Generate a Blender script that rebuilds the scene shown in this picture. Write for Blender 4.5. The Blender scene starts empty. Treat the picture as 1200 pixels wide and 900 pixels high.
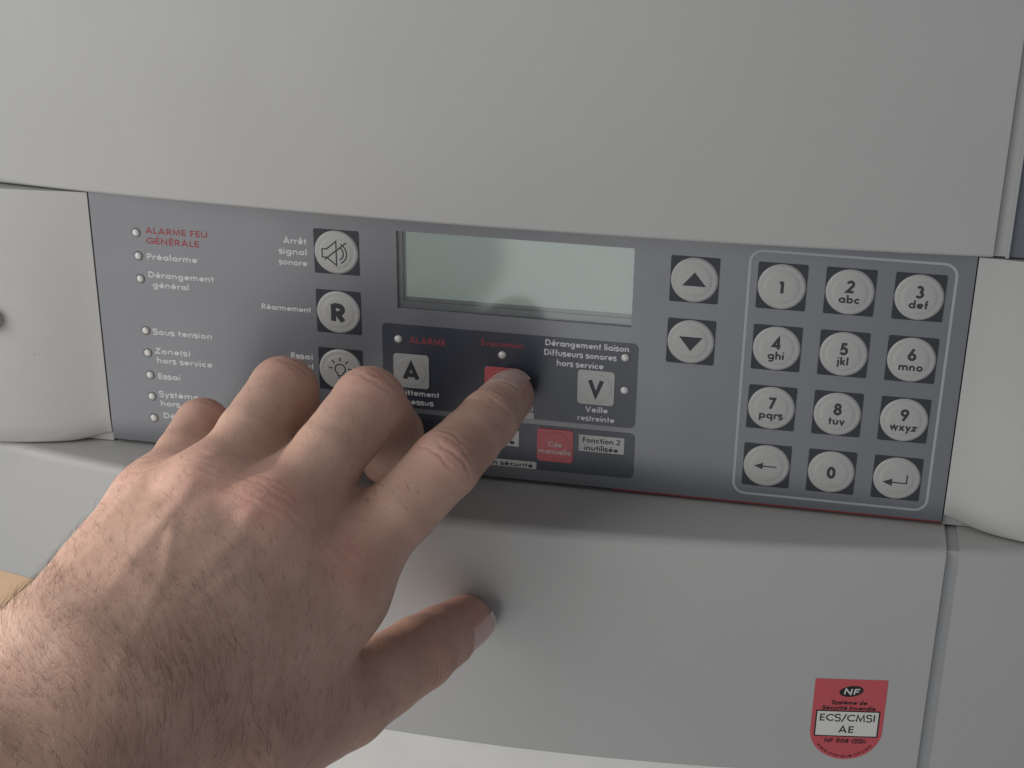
import bpy, bmesh, math, random
import numpy as np
from mathutils import Vector, Matrix

S = 0.001            # the scene is laid out in millimetres and stored in metres
scn = bpy.context.scene
col = scn.collection
random.seed(7)
rng = np.random.default_rng(11)

# ------------------------------------------------------------------ camera
cam_d = bpy.data.cameras.new('camera')
cam = bpy.data.objects.new('camera', cam_d)
col.objects.link(cam)
scn.camera = cam
cam_d.sensor_width = 36.0
cam_d.lens = 1861.77 / 1200.0 * 36.0
cam_d.clip_start = 0.01
cam_d.clip_end = 50.0
_R = ((0.981182, -0.010212, 0.192813), (0.088666, 0.910913, -0.402959), (-0.171521, 0.412472, 0.894677))
def _p2b(v): return Vector((v[0], v[2], -v[1]))     # x right, y down, z away  ->  x right, y away, z up
_cx, _cy, _cz = (_p2b(r) for r in _R)
CAM = Vector((4.658, -430.516, 160.442))
cam.matrix_world = Matrix(((_cx.x, -_cy.x, -_cz.x, CAM.x * S), (_cx.y, -_cy.y, -_cz.y, CAM.y * S),
                           (_cx.z, -_cy.z, -_cz.z, CAM.z * S), (0, 0, 0, 1)))
cam_d.dof.use_dof = False

# ------------------------------------------------------------------ world and light
wd = bpy.data.worlds.new('World')
scn.world = wd
wd.use_nodes = True
bg = wd.node_tree.nodes['Background']
bg.inputs[0].default_value = (0.92, 0.95, 1.0, 1)
bg.inputs[1].default_value = 0.215

def aim(o, target):
    o.rotation_euler = (Vector(target) - o.location).to_track_quat('-Z', 'Y').to_euler()

def area(name, loc, target, sx, sy, power, colr):
    d = bpy.data.lights.new(name, 'AREA')
    d.shape = 'RECTANGLE'; d.size = sx; d.size_y = sy; d.energy = power; d.color = colr
    o = bpy.data.objects.new(name, d); col.objects.link(o)
    o.location = loc; aim(o, target)
    return o

# the window: left of the cabinet, in front of it and above
area('window_light', (-0.60, -0.40, 0.24), (-0.24, 0.0, 0.03), 0.5, 0.6, 2.2, (1.0, 0.985, 0.96))
# soft fill added below and behind the camera; lifts the thumb and panel sheen
area('low_fill', (-0.44, -0.82, -0.30), (-0.12, 0.0, -0.02), 0.90, 0.60, 2.5, (1.0, 0.985, 0.965))
# a beam of low sun that runs along the wall and catches the edge of the hand
sp = bpy.data.lights.new('sun_beam', 'SPOT')
sp.energy = 105; sp.color = (1.0, 0.92, 0.83); sp.spot_size = math.radians(8.0); sp.spot_blend = 0.6
sp.shadow_soft_size = 0.04
spo = bpy.data.objects.new('sun_beam', sp); col.objects.link(spo)
spo.location = (-1.75, -0.10, 0.22); aim(spo, (-0.215, -0.125, -0.075))

scn.view_settings.view_transform = 'Standard'
scn.view_settings.look = 'None'
scn.view_settings.exposure = 0.15
scn.view_settings.gamma = 1.0
scn.view_settings.use_curve_mapping = False

# ------------------------------------------------------------------ materials
def mat(name, colr, rough=0.5, spec=0.5, noise=0.0, nscale=400.0, bump=0.0, bscale=3000.0, metallic=0.0,
        blotch=0.0, bloscale=12.0, rvar=0.0):
    m = bpy.data.materials.new(name); m.use_nodes = True
    nt = m.node_tree; b = nt.nodes['Principled BSDF']
    b.inputs['Base Color'].default_value = (*colr, 1)
    b.inputs['Roughness'].default_value = rough
    b.inputs['Specular IOR Level'].default_value = spec
    b.inputs['Metallic'].default_value = metallic
    tc = nt.nodes.new('ShaderNodeTexCoord')
    last = None
    for amt, sc in ((noise, nscale), (blotch, bloscale)):
        if amt <= 0: continue
        n = nt.nodes.new('ShaderNodeTexNoise'); n.inputs['Scale'].default_value = sc; n.inputs['Detail'].default_value = 4
        nt.links.new(tc.outputs['Object'], n.inputs['Vector'])
        mr = nt.nodes.new('ShaderNodeMapRange'); mr.inputs[1].default_value = .25; mr.inputs[2].default_value = .75
        mr.inputs[3].default_value = 1 - amt; mr.inputs[4].default_value = 1 + amt
        nt.links.new(n.outputs['Fac'], mr.inputs[0])
        mx = nt.nodes.new('ShaderNodeVectorMath'); mx.operation = 'SCALE'
        if last is None: mx.inputs[0].default_value = colr
        else: nt.links.new(last, mx.inputs[0])
        nt.links.new(mr.outputs[0], mx.inputs['Scale'])
        last = mx.outputs[0]
    if last is not None: nt.links.new(last, b.inputs['Base Color'])
    if rvar > 0:
        n = nt.nodes.new('ShaderNodeTexNoise'); n.inputs['Scale'].default_value = 35; n.inputs['Detail'].default_value = 6
        nt.links.new(tc.outputs['Object'], n.inputs['Vector'])
        mr = nt.nodes.new('ShaderNodeMapRange'); mr.inputs[1].default_value = .3; mr.inputs[2].default_value = .7
        mr.inputs[3].default_value = rough - rvar; mr.inputs[4].default_value = rough + rvar
        nt.links.new(n.outputs['Fac'], mr.inputs[0]); nt.links.new(mr.outputs[0], b.inputs['Roughness'])
    if bump > 0:
        n = nt.nodes.new('ShaderNodeTexNoise'); n.inputs['Scale'].default_value = bscale; n.inputs['Detail'].default_value = 3
        nt.links.new(tc.outputs['Object'], n.inputs['Vector'])
        bp = nt.nodes.new('ShaderNodeBump'); bp.inputs['Strength'].default_value = bump; bp.inputs['Distance'].default_value = 0.0001
        nt.links.new(n.outputs['Fac'], bp.inputs['Height']); nt.links.new(bp.outputs[0], b.inputs['Normal'])
    return m

M = {}
M['case'] = mat('case_plastic', (0.40, 0.401, 0.391), .48, .45, .02, 1100, .25, 2600, blotch=.035, bloscale=9, rvar=.08)
M['gutter'] = mat('gutter_plastic', (0.36, 0.365, 0.37), .5, .4, .03, 900, .2, 2600)
M['membrane'] = mat('grey_membrane', (0.128, 0.136, 0.152), .34, .85, .02, 1200, .22, 5000, blotch=.03, bloscale=14, rvar=.05)
M['navy'] = mat('navy_membrane', (0.034, 0.041, 0.057), .38, .6, .03, 1200, .22, 5000, rvar=.05)
M['keysquare'] = mat('dark_key_square', (0.026, 0.030, 0.038), .45, .35, .03, 1200, .22, 5000, rvar=.05)
M['key'] = mat('key_grey', (0.35, 0.354, 0.343), .42, .45, .02, 1000, .2, 5000, blotch=.03, bloscale=120, rvar=.05)
M['keyred'] = mat('key_red', (0.48, 0.10, 0.115), .42, .45, .02, 1000, .2, 5000)
M['ink_white'] = mat('white_ink', (0.52, 0.52, 0.52), .5, .3, .06, 1500)
M['ink_red'] = mat('red_ink', (0.27, 0.05, 0.063), .5, .3, .06, 1500)
M['ink_dark'] = mat('dark_ink', (0.035, 0.038, 0.046), .5, .3, .06, 1500)
M['line'] = mat('grey_line_ink', (0.34, 0.35, 0.36), .5, .3, .04, 1500)
M['label'] = mat('paper_label', (0.48, 0.48, 0.47), .6, .3, .04, 900)
M['lens'] = mat('led_lens', (0.58, 0.58, 0.56), .10, .8, .03, 1500)
M['hole'] = mat('dark_recess', (0.10, 0.10, 0.10), .6, .3, .03, 900)
M['screw'] = mat('screw_metal', (0.35, 0.35, 0.33), .35, .5, .05, 900, metallic=.8)
M['lcd'] = mat('lcd_screen', (0.37, 0.425, 0.405), .5, .4, .02, 900, blotch=.03, bloscale=25)
M['lcdframe'] = mat('lcd_frame', (0.40, 0.405, 0.44), .45, .4, .02, 900)
M['stickerred'] = mat('sticker_red', (0.50, 0.085, 0.098), .38, .45, .03, 900)
M['stickerwhite'] = mat('sticker_white', (0.62, 0.62, 0.58), .4, .45, .03, 900)
M['ink_black'] = mat('black_ink', (0.012, 0.012, 0.014), .45, .4, .06, 1500)
M['neighbour'] = mat('blue_grey_panel', (0.12, 0.128, 0.155), .42, .45, .02, 1200)
M['redline'] = mat('red_trim', (0.28, 0.03, 0.04), .45, .4, .05, 900)
M['wall'] = mat('painted_wall', (0.74, 0.73, 0.69), .8, .2, .05, 60, .5, 500, blotch=.05, bloscale=7)
M['peach_area'] = mat('peach_speckled', (0.74, 0.50, 0.32), .6, .3, .08, 90, .4, 700)
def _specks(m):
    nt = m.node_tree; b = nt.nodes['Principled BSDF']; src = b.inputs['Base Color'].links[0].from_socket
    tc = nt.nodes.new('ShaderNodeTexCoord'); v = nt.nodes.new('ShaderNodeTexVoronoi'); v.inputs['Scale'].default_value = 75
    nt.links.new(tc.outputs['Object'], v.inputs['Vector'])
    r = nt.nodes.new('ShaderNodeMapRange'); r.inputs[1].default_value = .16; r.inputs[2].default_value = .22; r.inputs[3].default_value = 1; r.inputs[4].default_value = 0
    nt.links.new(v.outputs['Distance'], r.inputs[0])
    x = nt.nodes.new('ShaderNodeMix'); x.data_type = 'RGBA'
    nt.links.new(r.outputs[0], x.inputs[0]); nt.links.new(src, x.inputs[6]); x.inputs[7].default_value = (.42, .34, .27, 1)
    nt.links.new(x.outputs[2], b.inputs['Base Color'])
_specks(M['peach_area'])

def glass_mat():
    m = bpy.data.materials.new('window_glass'); m.use_nodes = True
    nt = m.node_tree; nt.nodes.clear()
    out = nt.nodes.new('ShaderNodeOutputMaterial'); mix = nt.nodes.new('ShaderNodeMixShader')
    tr = nt.nodes.new('ShaderNodeBsdfTransparent'); gl = nt.nodes.new('ShaderNodeBsdfGlossy'); fr = nt.nodes.new('ShaderNodeFresnel')
    tr.inputs[0].default_value = (.93, .95, .94, 1); gl.inputs['Roughness'].default_value = .10
    fr.inputs[0].default_value = 1.5
    nt.links.new(fr.outputs[0], mix.inputs[0]); nt.links.new(tr.outputs[0], mix.inputs[1]); nt.links.new(gl.outputs[0], mix.inputs[2])
    nt.links.new(mix.outputs[0], out.inputs[0])
    return m
M['glass'] = glass_mat()
_b = M['lcd'].node_tree.nodes['Principled BSDF']
_b.inputs['Emission Color'].default_value = (.70, .77, .74, 1); _b.inputs['Emission Strength'].default_value = .13   # added glow on the screen, standing in for reflected room light

# ------------------------------------------------------------------ mesh helpers (mm in, metres out)
def link(name, me, m, parent=None, smooth=False):
    if m is not None and not me.materials: me.materials.append(m)
    o = bpy.data.objects.new(name, me); col.objects.link(o)
    if parent is not None: o.parent = parent
    if smooth:
        for p in me.polygons: p.use_smooth = True
    return o

def mesh(name, verts, faces, m, parent=None, smooth=False):
    me = bpy.data.meshes.new(name)
    me.from_pydata([(v[0] * S, v[1] * S, v[2] * S) for v in verts], [], faces)
    me.update()
    return link(name, me, m, parent, smooth)

def from_bm(name, bm, m, parent=None, smooth=False):
    bmesh.ops.recalc_face_normals(bm, faces=bm.faces)
    me = bpy.data.meshes.new(name)
    for v in bm.verts: v.co *= S
    bm.to_mesh(me); bm.free()
    return link(name, me, m, parent, smooth)

def auto_smooth(o, ang=35):
    me = o.data
    for p in me.polygons: p.use_smooth = True
    bm = bmesh.new(); bm.from_mesh(me)
    for e in bm.edges:
        if len(e.link_faces) != 2 or e.calc_face_angle(0) > math.radians(ang): e.smooth = False
    bm.to_mesh(me); bm.free()

def rrect(x0, x1, z0, z1, r, n=5):
    pts = []
    for cx, cz, a0 in ((x1 - r, z1 - r, 0), (x0 + r, z1 - r, 90), (x0 + r, z0 + r, 180), (x1 - r, z0 + r, 270)):
        for i in range(n + 1):
            a = math.radians(a0 + 90 * i / n)
            pts.append((cx + r * math.cos(a), cz + r * math.sin(a)))
    return pts          # counter-clockwise seen from -Y

def plate(name, outline, y0, y1, m, parent=None, chamfer=0.0):
    """prism of an XZ outline from y0 (back) to y1 (front, smaller y)"""
    n = len(outline); vs = []; fs = []
    rings = [(y0, 0.0), (y1 + chamfer, 0.0), (y1, chamfer)] if chamfer else [(y0, 0.0), (y1, 0.0)]
    cx = sum(p[0] for p in outline) / n; cz = sum(p[1] for p in outline) / n
    for y, ins in rings:
        for (x, z) in outline:
            d = math.hypot(x - cx, z - cz) or 1
            k = 1 - ins / d * 1.2
            vs.append((cx + (x - cx) * k, y, cz + (z - cz) * k))
    for r in range(len(rings) - 1):
        for i in range(n):
            j = (i + 1) % n
            fs.append((r * n + i, r * n + j, (r + 1) * n + j, (r + 1) * n + i))
    fs.append(tuple((len(rings) - 1) * n + i for i in range(n)))
    fs.append(tuple(n - 1 - i for i in range(n)))
    o = mesh(name, vs, fs, m, parent)
    return o

def empty(name, parent=None):
    o = bpy.data.objects.new(name, None); col.objects.link(o)
    o.empty_display_size = .01
    if parent: o.parent = parent
    return o

# ------------------------------------------------------------------ a geometric stroke alphabet
def arc(cx, cy, rx, ry, a0, a1, n=None):
    n = n or max(4, int(abs(a1 - a0) / 18))
    return [(cx + rx * math.cos(math.radians(a0 + (a1 - a0) * i / n)), cy + ry * math.sin(math.radians(a0 + (a1 - a0) * i / n))) for i in range(n + 1)]
XH = .66; B = .245; BY = .33
def _bowl(cx): return arc(cx, BY, B, B, 0, 360, 22)
_S = lambda w, h, y=0: [(w * .95, y + h * .80)] + arc(w * .5, y + h * .74, w * .42, h * .25, 25, 250, 10) + arc(w * .5, y + h * .26, w * .46, h * .27, 70, -155, 10)
def _dot(x): return [(x, .86), (x, 1.0)]
GL = {
 ' ': (.30, []),
 'a': (.72, [_bowl(.335), [(.58, 0), (.58, XH)]]),
 'b': (.70, [[(.1, 0), (.1, 1.05)], _bowl(.345)]),
 'c': (.60, [arc(.345, BY, B, B, 48, 312)]),
 'd': (.72, [_bowl(.335), [(.58, 0), (.58, 1.05)]]),
 'e': (.68, [arc(.345, BY, B, B, 0, 318), [(.10, BY - .02), (.60, BY - .02)]]),
 'f': (.40, [[(.18, 0), (.18, .80)] + arc(.32, .80, .14, .18, 180, 75), [(.04, .58), (.36, .58)]]),
 'g': (.72, [_bowl(.335), [(.58, XH), (.58, -.05)] + arc(.345, -.06, .235, .20, 0, -150)]),
 'h': (.64, [[(.1, 0), (.1, 1.05)], [(.1, .34)] + arc(.305, .385, .205, .205, 175, 0) + [(.51, 0)]]),
 'i': (.22, [[(.1, 0), (.1, XH)], _dot(.1)]),
 'j': (.22, [[(.1, XH), (.1, -.12)] + arc(-.02, -.12, .12, .14, 0, -80), _dot(.1)]),
 'k': (.58, [[(.1, 0), (.1, 1.05)], [(.12, .26), (.47, XH)], [(.22, .36), (.50, 0)]]),
 'l': (.22, [[(.1, 0), (.1, 1.05)]]),
 'm': (1.0, [[(.1, 0), (.1, XH)], [(.1, .36)] + arc(.285, .395, .185, .195, 175, 0) + [(.47, 0)], [(.47, .36)] + arc(.665, .395, .195, .195, 175, 0) + [(.86, 0)]]),
 'n': (.64, [[(.1, 0), (.1, XH)], [(.1, .34)] + arc(.305, .385, .205, .205, 175, 0) + [(.51, 0)]]),
 'o': (.69, [_bowl(.345)]),
 'p': (.70, [[(.1, -.34), (.1, XH)], _bowl(.345)]),
 'q': (.72, [_bowl(.335), [(.58, -.34), (.58, XH)]]),
 'r': (.42, [[(.1, 0), (.1, XH)], [(.1, .34)] + arc(.30, .37, .20, .21, 175, 60)]),
 's': (.46, [_S(.42, XH)]),
 't': (.38, [[(.18, 0), (.18, .92)], [(.02, .58), (.35, .58)]]),
 'u': (.64, [[(.1, XH), (.1, .27)] + arc(.305, .285, .205, .205, 180, 360) + [(.51, XH)]]),
 'v': (.58, [[(.06, XH), (.28, .04), (.50, XH)]]),
 'w': (.86, [[(.06, XH), (.24, .05), (.42, XH), (.60, .05), (.78, XH)]]),
 'x': (.58, [[(.06, XH), (.50, 0)], [(.06, 0), (.50, XH)]]),
 'y': (.58, [[(.06, XH), (.29, .10)], [(.50, XH), (.14, -.34)]]),
 'z': (.52, [[(.06, .58), (.44, .58), (.07, .08), (.46, .08)]]),
 'A': (.82, [[(.06, 0), (.39, .97), (.72, 0)], [(.18, .27), (.60, .27)]]),
 'B': (.66, [[(.1, 0), (.1, 1)], [(.1, .92), (.30, .92)] + arc(.30, .73, .19, .19, 90, -90) + [(.1, .54)], [(.1, .08)] + [(.32, .08)] + arc(.32, .30, .23, .22, -90, 90) + [(.1, .52)]]),
 'C': (.80, [arc(.47, .5, .40, .42, 45, 315, 16)]),
 'D': (.80, [[(.1, 0), (.1, 1)], [(.1, .92), (.30, .92)] + arc(.30, .5, .38, .42, 90, -90, 12) + [(.1, .08)]]),
 'E': (.56, [[(.1, 0), (.1, 1)], [(.1, .92), (.50, .92)], [(.1, .5), (.48, .5)], [(.1, .08), (.50, .08)]]),
 'F': (.54, [[(.1, 0), (.1, 1)], [(.1, .92), (.50, .92)], [(.1, .48), (.46, .48)]]),
 'G': (.88, [arc(.47, .5, .40, .42, 42, 350, 18) + [(.86, .47)], [(.50, .45), (.90, .45)]]),
 'I': (.24, [[(.1, 0), (.1, 1)]]),
 'L': (.50, [[(.1, 0), (.1, 1)], [(.1, .08), (.46, .08)]]),
 'M': (.94, [[(.08, 0), (.16, .95), (.45, .12), (.74, .95), (.82, 0)]]),
 'N': (.80, [[(.1, 0), (.1, .97), (.64, .03), (.64, 1)]]),
 'P': (.62, [[(.1, 0), (.1, 1)], [(.1, .92), (.28, .92)] + arc(.28, .68, .24, .24, 90, -90) + [(.1, .44)]]),
 'R': (.66, [[(.1, 0), (.1, 1)], [(.1, .92), (.30, .92)] + arc(.30, .69, .22, .23, 90, -90) + [(.1, .46)], [(.28, .46), (.54, 0)]]),
 'S': (.62, [_S(.56, 1.0)]),
 'U': (.74, [[(.1, 1), (.1, .36)] + arc(.36, .34, .26, .27, 180, 360) + [(.62, 1)]]),
 'V': (.76, [[(.06, 1), (.36, .03), (.66, 1)]]),
 'Z': (.66, [[(.06, .92), (.56, .92), (.08, .08), (.60, .08)]]),
 '0': (.66, [arc(.33, .5, .23, .42, 0, 360, 24)]),
 '1': (.40, [[(.24, 0), (.24, .97)], [(.24, .93), (.05, .80)]]),
 '2': (.62, [arc(.31, .70, .22, .22, 165, -30, 12) + [(.08, .08), (.58, .08)]]),
 '3': (.62, [arc(.29, .72, .19, .20, 150, -90, 12), arc(.29, .29, .23, .22, 90, -150, 12)]),
 '4': (.66, [[(.46, 0), (.46, .96), (.05, .27), (.62, .27)]]),
 '5': (.62, [[(.53, .92), (.20, .92), (.14, .52)] + arc(.28, .33, .25, .26, 110, -150, 12)]),
 '6': (.66, [arc(.33, .31, .23, .23, 0, 360, 20), [(.13, .44), (.44, 1.0)]]),
 '7': (.58, [[(.05, .92), (.52, .92), (.19, 0)]]),
 '8': (.62, [arc(.31, .725, .18, .195, 0, 360, 18), arc(.31, .29, .22, .225, 0, 360, 18)]),
 '9': (.66, [arc(.33, .69, .23, .23, 0, 360, 20), [(.53, .56), (.22, 0)]]),
 '(': (.32, [arc(.42, .42, .32, .60, 130, 230)]),
 ')': (.32, [arc(-.10, .42, .32, .60, 50, -50)]),
 '/': (.46, [[(.03, -.08), (.43, 1.04)]]),
 '.': (.22, [[(.1, 0), (.1, .14)]]),
 '-': (.40, [[(.05, .34), (.35, .34)]]),
}
for ch, base, kind in (('é', 'e', 1), ('è', 'e', -1), ('ê', 'e', 0), ('É', 'E', 1)):
    adv, st = GL[base]; cx = .345 if base == 'e' else .30; y = .80 if base == 'e' else 1.12
    acc = [(cx - .10, y + .17), (cx + .03, y)] if kind == -1 else [(cx - .03, y), (cx + .10, y + .17)] if kind == 1 else [(cx - .17, y), (cx, y + .16), (cx + .17, y)]
    GL[ch] = (adv, st + [acc])

def ribbon(vs, fs, pts, w, lift, hgt, step=False):
    """one stroke as a low ridge; pts are (x, z)"""
    fine = [pts[0]]
    for p, q in zip(pts[:-1], pts[1:]):
        m_ = max(1, int(math.hypot(q[0] - p[0], q[1] - p[1]) / .55)) if step else 1
        fine += [(p[0] + (q[0] - p[0]) * i / m_, p[1] + (q[1] - p[1]) * i / m_) for i in range(1, m_ + 1)]
    P = [Vector(p) for p in fine]
    P = [p for i, p in enumerate(P) if i == 0 or (p - P[i - 1]).length > 1e-6]
    closed = (P[0] - P[-1]).length < 1e-5
    if closed: P = P[:-1]
    n = len(P)
    if n < 2: return
    base = len(vs)
    prof = ((-1, -1.0), (-.86, .0), (0, .35), (.86, .0), (1, -1.0))
    for i in range(n):
        a = P[i - 1] if (i > 0 or closed) else P[i]
        b = P[(i + 1) % n] if (i < n - 1 or closed) else P[i]
        d0 = (P[i] - a); d1 = (b - P[i])
        if d0.length < 1e-9: d0 = d1
        if d1.length < 1e-9: d1 = d0
        d0.normalize(); d1.normalize()
        t = d0 + d1
        t = d0.copy() if t.length < 1e-3 else t.normalized()
        nn = Vector((-t.y, t.x))
        k = 1.0 / max(.42, abs(nn.dot(Vector((-d0.y, d0.x)))))
        for u, h in prof:
            q = P[i] + nn * (u * w * .5 * k)
            vs.append((q.x, lift + hgt * h, q.y))
    for i in range(n if closed else n - 1):
        j = (i + 1) % n
        for k in range(4):
            fs.append((base + i * 5 + k, base + i * 5 + k + 1, base + j * 5 + k + 1, base + j * 5 + k))
    if not closed:
        fs.append(tuple(base + k for k in range(4, -1, -1)))
        fs.append(tuple(base + (n - 1) * 5 + k for k in range(5)))

KS = lambda x, z: -keyprof(math.hypot(x, z))
def text_width(s, track): return sum(GL[c][0] + track for c in s) - track

def text(name, s, x, z, cap, m, parent, width=None, align='l', weight=.17, track=.05, surf=None, slant=0, hgt=.03, stretch=None):
    """z = middle of the capitals; surf(x, z) -> y of the surface underneath (mm)"""
    w = text_width(s, track)
    sx = cap if width is None else width / w
    x0 = x if align == 'l' else x - w * sx if align == 'r' else x - w * sx / 2
    z0 = z - cap / 2
    vs = []; fs = []
    cur = 0; k = 0
    for c in s:
        for st in GL[c][1]:
            pts = [(x0 + (cur + px + slant * py) * sx, z0 + py * cap) for px, py in st]
            ribbon(vs, fs, pts, weight * (cap * .6 + sx * .4), .0 + .006 * (k % 3), hgt, surf is KS); k += 1
        cur += GL[c][0] + track
    out = []
    for (vx, vh, vz) in vs:
        y = surf(vx, vz) if surf else 0.0
        out.append((vx, y - vh - hgt, vz))
    return mesh(name, out, fs, m, parent)

def strokes(name, polys, w, m, parent, surf=None, hgt=.03):
    vs = []; fs = []
    for k, p in enumerate(polys): ribbon(vs, fs, p, w, .006 * (k % 3), hgt, surf is not None)
    return mesh(name, [(x, (surf(x, z) if surf else 0.0) - h - hgt, z) for x, h, z in vs], fs, m, parent)

# ------------------------------------------------------------------ the wall behind and below
wall = plate('wall', [(-900, -700), (700, -700), (700, 500), (-900, 500)], 110, 95, M['wall'])
wall['kind'] = 'structure'

# ------------------------------------------------------------------ the control cabinet
CAB = empty('control_cabinet')
CAB['label'] = 'light grey fire alarm control cabinet with a dark grey button panel, screen and number keypad'
CAB['category'] = 'control panel'

XC = -78.5
def yfront(x, peak=-26.8, k=7.0e-4): return peak + k * (x - XC) ** 2

def shell(name, x0, x1, prof, yf, m, nx=60, ends=True, back=60.0):
    """sweep along x: prof = list of (dy, z) from top to bottom with dy behind the front curve; closed back"""
    vs = []; fs = []; np_ = len(prof) + 2
    for i in range(nx + 1):
        x = x0 + (x1 - x0) * i / nx
        vs.append((x, back, prof[0][1]))
        for dy, z in prof: vs.append((x, yf(x) + dy, z))
        vs.append((x, back, prof[-1][1]))
    for i in range(nx):
        for k in range(np_):
            k2 = (k + 1) % np_
            fs.append((i * np_ + k, i * np_ + k2, (i + 1) * np_ + k2, (i + 1) * np_ + k))
    fs.append(tuple(range(np_ - 1, -1, -1)))
    fs.append(tuple(nx * np_ + k for k in range(np_)))
    o = mesh(name, vs, fs, m, CAB)
    bm = bmesh.new(); bm.from_mesh(o.data); bmesh.ops.recalc_face_normals(bm, faces=bm.faces); bm.to_mesh(o.data); bm.free()
    auto_smooth(o, 40)
    return o

def edge_prof(ztop, zbot, r, lean=0.0, n=6, rb=None):
    """front profile with rounded upper and lower edges"""
    rb = r if rb is None else rb
    p = [(r + 8, ztop)] if False else []
    for i in range(n + 1):
        a = math.pi / 2 * (1 - i / n)
        p.append((r - r * math.cos(a), ztop - r + r * math.sin(a)))
    for i in range(n + 1):
        a = -math.pi / 2 * i / n
        p.append((rb - rb * math.cos(a) + lean, zbot + rb + rb * math.sin(a)))
    return p

# lower body: its top is the ledge under the button panel, its front bulges
ytop = lambda x: yfront(x, -7.6, 3.4e-4)
shell('lower_cover', -184.0, 53.6, edge_prof(-72.0, -152.5, 3.2, rb=1.2), yfront, M['case'], 80)
o = shell('lower_side_cover', -330.0, -184.9, edge_prof(-72.0, -123.0, 3.2, rb=1.2), yfront, M['case'], 30)
o = shell('lower_side_cover', 57.4, 170.0, edge_prof(-72.0, -175.0, 3.2, rb=1.2), yfront, M['case'], 30)
shell('groove_strip', 53.6, 57.4, edge_prof(-72.8, -175.0, .3), lambda x: yfront(x) + 1.6, M['gutter'], 6)
shell('groove_strip', -184.9, -184.0, edge_prof(-72.8, -123.0, .3), lambda x: yfront(x) + 1.6, M['gutter'], 3)
# upper cover over the button panel
shell('upper_cover', -330.0, 56.2, edge_prof(190.0, 13.5, 1.2), ytop, M['case'], 80)
shell('upper_trim', 56.2, 59.6, edge_prof(190.0, 13.5, .5), lambda x: ytop(56) + 1.6, M['case'], 4)
shell('trim_edge', 59.6, 60.5, edge_prof(190.0, 13.5, .3), lambda x: ytop(56) + .4, M['line'], 4)
shell('neighbour_panel', 60.5, 170.0, edge_prof(190.0, 13.5, .3), lambda x: ytop(56) + 1.6, M['neighbour'], 10)

# cheeks at both sides of the button panel
def cheek_y(d, t):
    return -(11.5 * (1 - math.exp(-(d / 24.0) ** 1.35)) - .00010 * d * d) * (.28 + .72 * t ** .8) - .05
def cheek(x0, x1, flip):
    nx, nz = 34, 24; vs = []; fs = []
    for j in range(nz + 1):
        t = j / nz
        for i in range(nx + 1):
            u = i / nx
            d = u * abs(x1 - x0); zl = 84.3 - 2.4 * math.exp(-(d / 8.0) ** 2); z = 13.0 - zl * t
            y = cheek_y(d, t)
            if j == nz: y += 1.4
            if j == nz - 1: z = 13.0 - zl * (1 - .25 / nz); y += .5
            vs.append((x0 + (x1 - x0) * u, y, z))
    n = nx + 1
    for j in range(nz):
        for i in range(nx):
            q = (j * n + i, j * n + i + 1, (j + 1) * n + i + 1, (j + 1) * n + i)
            fs.append(q)
    # side next to the panel, back, top and bottom
    k = len(vs)
    for j in range(nz + 1):
        for i in (0, nx): vs.append((vs[j * n + i][0], 40.0, vs[j * n + i][2]))
    for j in range(nz):
        fs.append((j * n, (j + 1) * n, k + 2 * (j + 1), k + 2 * j))
        fs.append((j * n + nx, k + 2 * j + 1, k + 2 * (j + 1) + 1, (j + 1) * n + nx))
    fs.append(tuple(range(0, n)) + (k + 1, k))
    fs.append(tuple(nz * n + i for i in range(n)) + (k + 2 * nz + 1, k + 2 * nz))
    o = mesh('side_cheek', vs, fs, M['case'], CAB)
    bm = bmesh.new(); bm.from_mesh(o.data); bmesh.ops.recalc_face_normals(bm, faces=bm.faces); bm.to_mesh(o.data); bm.free()
    auto_smooth(o, 40)
    return o
ck = cheek(-210.2, -300.0, True)
ck2 = cheek(52.9, 150.0, False)
plate('cheek_base', [(-235, -71.6), (-210.2, -71.6), (-210.2, -55), (-235, -55)], 30, 1.2, M['case'], CAB)
plate('cheek_base', [(52.9, -71.6), (78, -71.6), (78, -55), (52.9, -55)], 30, 1.2, M['case'], CAB)
# screw in the left cheek
def disc(cx, cz, r, n=28): return [(cx + r * math.cos(2 * math.pi * i / n), cz + r * math.sin(2 * math.pi * i / n)) for i in range(n)]
def ringplate(name, cx, cz, r0, r1, y0, y1, m, parent, n=32):
    vs = []; fs = []
    for i in range(n):
        a = 2 * math.pi * i / n; c, s_ = math.cos(a), math.sin(a)
        for r, y in ((r1, y0), (r1, y1), (r0, y1), (r0, y0)): vs.append((cx + r * c, y, cz + r * s_))
    for i in range(n):
        j = (i + 1) % n
        for k in range(3): fs.append((i * 4 + k, j * 4 + k, j * 4 + k + 1, i * 4 + k + 1))
    return mesh(name, vs, fs, m, parent)
SX, SZ, SY = -243.6, -29.0, -8.3
sc_ = plate('screw', disc(SX, SZ, 3.0), 0, SY + .25, M['screw'], CAB, .3)
plate('screw_slot', [(SX - 2.4, SZ - .5), (SX + 2.4, SZ - .5), (SX + 2.4, SZ + .5), (SX - 2.4, SZ + .5)], SY + 1, SY + .22, M['hole'], sc_)
ringplate('screw_rim', SX, SZ, 3.0, 3.7, 0, SY - .15, M['case'], sc_)

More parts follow.
